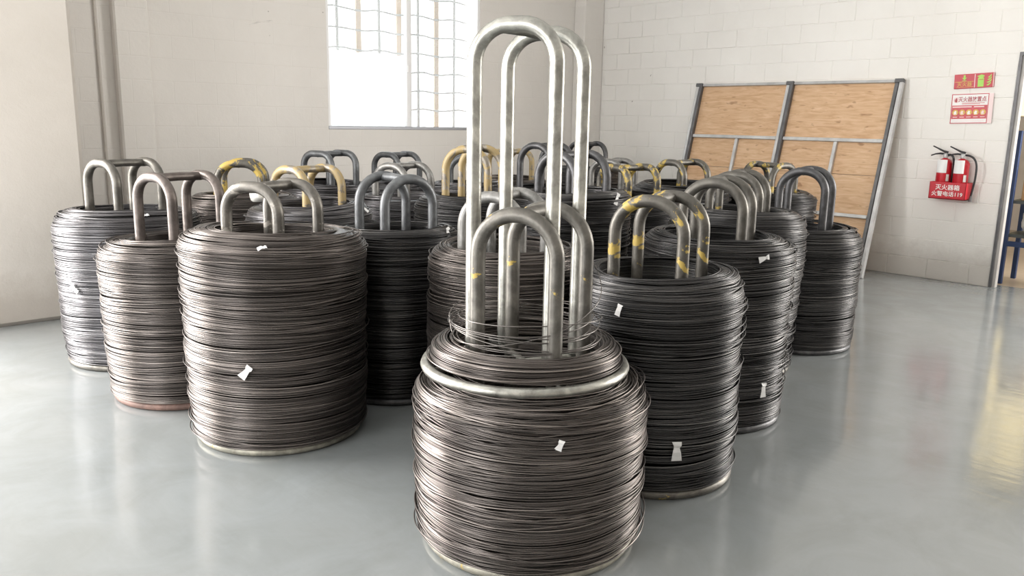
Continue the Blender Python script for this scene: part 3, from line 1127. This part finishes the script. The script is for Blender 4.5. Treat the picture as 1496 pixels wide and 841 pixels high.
# one strand crossing the legs and springing up on the right
hd = math.atan2(-TY, -TX)
def pol(off, r, z):
    a = hd + rad(off)
    return Vector((r * math.cos(a), r * math.sin(a), z))
def spline(P, n=10):
    sm = []
    for i in range(len(P) - 1):
        p0, p1, p2, p3 = P[max(i - 1, 0)], P[i], P[i + 1], P[min(i + 2, len(P) - 1)]
        for q in range(n):
            u = q / n
            sm.append(0.5 * ((2 * p1) + (p2 - p0) * u + (2 * p0 - 5 * p1 + 4 * p2 - p3) * u * u + (3 * p1 - p0 - 3 * p2 + p3) * u ** 3))
    sm.append(P[-1])
    return sm
MB().tube(spline([pol(-80, 0.265, 0.12), pol(-50, 0.275, 0.135), pol(-15, 0.282, 0.155), pol(25, 0.275, 0.20), pol(60, 0.272, 0.26), pol(88, 0.27, 0.31), pol(105, 0.25, 0.39), pol(112, 0.20, 0.435), pol(150, 0.16, 0.42)]), 0.0018, 5).build('loose_wire', M_WIRE_BRIGHT, c)
MB().tube(spline([pol(-88, 0.268, 0.13), pol(-100, 0.285, 0.19), pol(-120, 0.27, 0.215), pol(-150, 0.25, 0.20), pol(-190, 0.25, 0.18), pol(-230, 0.26, 0.15)]), 0.0018, 5).build('loose_wire', M_WIRE_BRIGHT, c)

# --- stands and coils around it
# key: x, y, R top, R bottom, coil top, frame top, phi, tube, ring, bend radius, wire material, seed or shared mesh
LAYOUT = [
    ('A1', 1.81, 3.55, .425, .405, .985, 1.215, 6, 'chip', 'ringpale', .15, M_WIRE, 121),
    ('A2', 1.71, 4.41, .420, .395, .860, 1.209, -10, 'brown', 'rust', .15, M_WIRE, 22),
    ('A3', 1.72, 5.275, .418, .385, .935, 1.240, -12, 'grey', 'grey', .15, M_WIRE_BLUE, 23),
    ('B1', 2.61, 3.69, .355, .345, .920, 1.216, -16, 'blue', 'dark', .19, M_WIRE_DARK, 24),
    ('M', 2.615, 2.81, .362, .355, .925, 1.189, 20, 'pale', 'grey', .17, M_WIRE, 25),
    ('D1', 2.815, 2.06, .365, .355, .900, 1.221, 27, 'yellow_some', 'yellow_little', .17, M_WIRE_DARK, 126),
    ('D2', 3.64, 2.31, .392, .375, .955, 1.247, 35, 'grey', 'dark', .17, M_WIRE_DARK, 27),
    ('D3', 4.49, 2.71, .415, .375, .995, 1.234, 35, 'yellow_little', 'grey', .16, M_WIRE_DARK, 28),
    ('D4', 5.335, 2.70, .390, .375, .830, 1.235, 35, 'dark', 'dark', .17, M_WIRE_DARK, 29),
    ('B2', 2.60, 4.62, .405, .390, .972, 1.214, -3, 'ochre', 'grey', .15, M_WIRE_BLUE, 'P1'),
    ('B3', 2.59, 5.52, .390, .380, .962, 1.208, 38, 'yellow_much', 'grey', .15, M_WIRE, 'P2'),
    ('R1', 3.54, 5.92, .390, .380, .985, 1.245, 3, 'blue', 'grey', .12, M_WIRE_BLUE, 'P3'),
    ('R2', 4.46, 6.28, .390, .380, .920, 1.210, 4, 'blue', 'grey', .14, M_WIRE_BLUE, 'P1'),
    ('R3', 3.63, 5.03, .385, .380, .940, 1.191, 6, 'pale', 'grey', .16, M_WIRE_BLUE, 'P2'),
    ('R4', 3.59, 4.17, .385, .375, 1.005, 1.345, 25, 'ochre', 'grey', .17, M_WIRE_DARK, 'P3'),
    ('R5', 4.61, 5.45, .365, .360, .975, 1.228, 45, 'blue', 'grey', .17, M_WIRE_BLUE, 'P1'),
    ('R6', 5.48, 5.83, .390, .380, .960, 1.242, 0, 'ochre', 'grey', .13, M_WIRE, 'P2'),
    ('R7', 4.69, 4.575, .370, .365, .985, 1.346, 10, 'dark', 'dark', .17, M_WIRE_DARK, 'P3'),
    ('Q', 3.69, 3.37, .355, .345, 1.095, 1.338, 5, 'dark', 'dark', .195, M_WIRE_DARK, 'P4'),
    ('S1', 4.72, 3.76, .390, .380, .985, 1.215, 0, 'yellow_much', 'grey', .13, M_WIRE_DARK, 'P1'),
    ('S2', 5.80, 4.80, .385, .375, .935, 1.191, 20, 'pale', 'grey', .14, M_WIRE, 'P2'),
    ('S3', 7.04, 6.22, .390, .380, 1.010, 1.297, 0, 'dark', 'dark', .16, M_WIRE_DARK, 'P3'),
    ('S4', 5.64, 3.94, .385, .375, 1.025, 1.225, 5, 'yellow_some', 'grey', .15, M_WIRE_DARK, 'P1'),
    ('S5', 6.38, 3.57, .385, .375, .960, 1.206, 5, 'yellow_some', 'grey', .15, M_WIRE_DARK, 'P2'),
]
LBL_STAND = {
    'A1': 'chipped grey stand of the coil left of the tall zinc stand, in the front row',
    'A2': 'brownish steel stand with a rust red base ring, second back along the left edge',
    'A3': 'grey steel stand farthest back along the left edge, near the plaster wall',
    'B1': 'blue grey round-topped stand directly right of the large front left coil',
    'M': 'pale steel stand just behind the frontmost stand, seen between its hoops',
    'D1': 'steel stand flaked with yellow paint, directly right of the tall zinc stand',
    'D2': 'plain grey stand, second along the right edge behind the yellow flaked one',
    'D3': 'grey stand with a dab of yellow on its top, third along the right edge',
    'D4': 'dark steel stand at the far end of the right edge, in front of the plywood',
    'B2': 'ochre painted stand behind the large front left coil',
    'B3': 'yellow topped stand farthest back on the left, against the white wall',
    'R1': 'square-shouldered blue grey stand under the left end of the window',
    'R2': 'hazy blue grey stand farthest back under the middle of the window',
    'R3': 'pale hazy stand right behind the blue grey round-topped one, below the window mullion',
    'R4': 'tall ochre stand below the right window sash, left of the zinc legs',
    'R5': 'small blue grey stand seen through the hoop of the tall ochre stand',
    'R6': 'far stand with pale ochre top seen between the zinc legs',
    'R7': 'dark tall stand seen behind the big black hoop, between the zinc legs',
    'Q': 'black round-hooped stand with a high coil, just behind the right zinc legs',
    'S1': 'stand with a bright yellow flat top, right of the black round-hooped stand',
    'S2': 'whitish stand just behind the one with the bright yellow flat top',
    'S3': 'small dark stand farthest of all, by the corner of the two walls',
    'S4': 'yellow and grey stand standing alone before the left edge of the plywood panel',
    'S5': 'yellow marked stand right in front of the middle stile of the plywood panel',
}
LBL_COIL = {
    'A1': 'large shiny wire coil in the front row at left, two white tags on it',
    'A2': 'shorter wire coil on the rust red ring, second along the left edge',
    'A3': 'bluish wire coil at the far left, nearest the plaster wall',
    'B1': 'slim dark wire coil standing right of the large shiny front left coil',
    'M': 'grey wire coil directly behind the frontmost coil',
    'D1': 'dark wire coil right of the frontmost coil, on the yellow flaked stand',
    'D2': 'dark wire coil second along the right edge, white tag at its top rim',
    'D3': 'dark wire coil third along the right edge, wide bulging shoulders',
    'D4': 'low dark wire coil at the far end of the right edge, before the plywood',
    'B2': 'wire coil with frayed bright strands on the ochre stand',
    'B3': 'wire coil farthest back on the left under the yellow topped hoops',
    'R1': 'wire coil on the square-shouldered stand under the window',
    'R2': 'hazy far wire coil under the middle of the window',
    'R3': 'wire coil behind the slim dark coil, below the window mullion',
    'R4': 'wire coil on the tall ochre stand, left of the zinc legs',
    'R5': 'wire coil on the small blue grey stand behind the tall ochre one',
    'R6': 'far wire coil under the pale ochre topped stand',
    'R7': 'wire coil on the dark tall stand behind the high black-hooped coil',
    'Q': 'high dark wire coil on the black round-hooped stand, white tag on its rim',
    'S1': 'dark wire coil under the bright yellow flat-topped stand',
    'S2': 'wire coil on the whitish stand behind the bright yellow topped one',
    'S3': 'farthest wire coil, in the corner of the two walls',
    'S4': 'wire coil before the left edge of the plywood panel',
    'S5': 'wire coil standing in front of the middle stile of the plywood',
}
PROTO = {}
for i, k in enumerate(('P1', 'P2', 'P3')):
    PROTO[k] = coil_arrays(0.39, 0.38, 0.247, RING, 0.96, 50 + i, wire=0.0066, seg=60, ns=4, extra=0.2, inner=0.16, sh=0.105)
PROTO['P4'] = coil_arrays(0.355, 0.345, 0.247, RING, 1.095, 54, wire=0.0062, seg=64, ns=4, extra=0.2, inner=0.16, sh=0.06)
_pm = {}
coils = {}
for (key, x, y, R0, R1, zt, ft, phi, pm, rm, rb, wm, sd) in LAYOUT:
    stand(LBL_STAND[key], x, y, 0, ft, phi, M_P[pm], M_P[rm], min(R1 + 0.0, 0.385) - 0.012, 0.208, rb, pairs='FR' if key in ('B1', 'S5') else 'LF')
    if isinstance(sd, str):
        pk = (sd, wm.name)
        if pk not in _pm:
            _pm[pk] = quad_mesh('wire_winding', *PROTO[sd], wm)
        s0 = R0 / (0.355 if sd == 'P4' else 0.39)
        zref = 1.095 if sd == 'P4' else 0.96
        zs = (zt - RING) / (zref - RING)
        c = coil(LBL_COIL[key], x, y, 0, _pm[pk], (x * 7.3 + y * 3.1) % 6.28, (1, 1, 1))
        w = c.children[0]
        w.scale = (1, 1, zs)
        w.location.z = RING - RING * zs
    else:
        near = key in ('A1', 'D1')
        me = make(R0, R1, zt, sd, wm, wire=0.0056 if near else 0.0060, seg=88 if near else 72, ns=5 if near else 4,
                  extra=0.3, inner=0.22, sh={'D1': .14, 'D2': .13, 'D3': .13, 'D4': .12, 'A1': .095, 'B1': .08}.get(key, .115), tilt=0.0085, ecc=0.0058 if key in ('D1', 'D2', 'D3') else 0.0036)
        c = coil(LBL_COIL[key], x, y, 0, me)
    coils[key] = (c, R0, R1, zt)

paper_tag(coils['A1'][0], -6, 0.425, 0.955, 0.035, 1.2, 1, 1.0, True)
paper_tag(coils['A1'][0], -18, 0.430, 0.42, 0.058, 0.7, 2)
paper_tag(coils['A3'][0], -45, 0.420, 0.50, 0.055, 2.2, 3)
paper_tag(coils['A3'][0], 14, 0.40, 0.925, 0.04, 1.4, 31, 1.0, True)
paper_tag(coils['B1'][0], 55, 0.325, 0.915, 0.065, -0.2, 4)
paper_tag(coils['D1'][0], -22, 0.372, 0.79, 0.042, 0.3, 5)
paper_tag(coils['D1'][0], 17, 0.372, 0.235, 0.07, 0.0, 6)
paper_tag(coils['D2'][0], 35, 0.400, 0.89, 0.050, 1.3, 7)
paper_tag(coils['D2'][0], 43, 0.395, 0.24, 0.065, 0.0, 8)
paper_tag(coils['Q'][0], 48, 0.345, 1.08, 0.06, 0.4, 9)
paper_tag(coils['B2'][0], 60, 0.36, 0.955, 0.07, -0.3, 10, 1.0, True)

bq = LAYOUT[9]
a = math.atan2(-bq[2], -bq[1]) + rad(-118)
blob('plastic_scrap', 'crumpled pale plastic scrap lying on the rim of the coil on the ochre stand', 'plastic scrap',
     (bq[1] + 0.325 * math.cos(a), bq[2] + 0.325 * math.sin(a), 0.968), (0.075, 0.075, 0.05), M_PLBAG, 12)
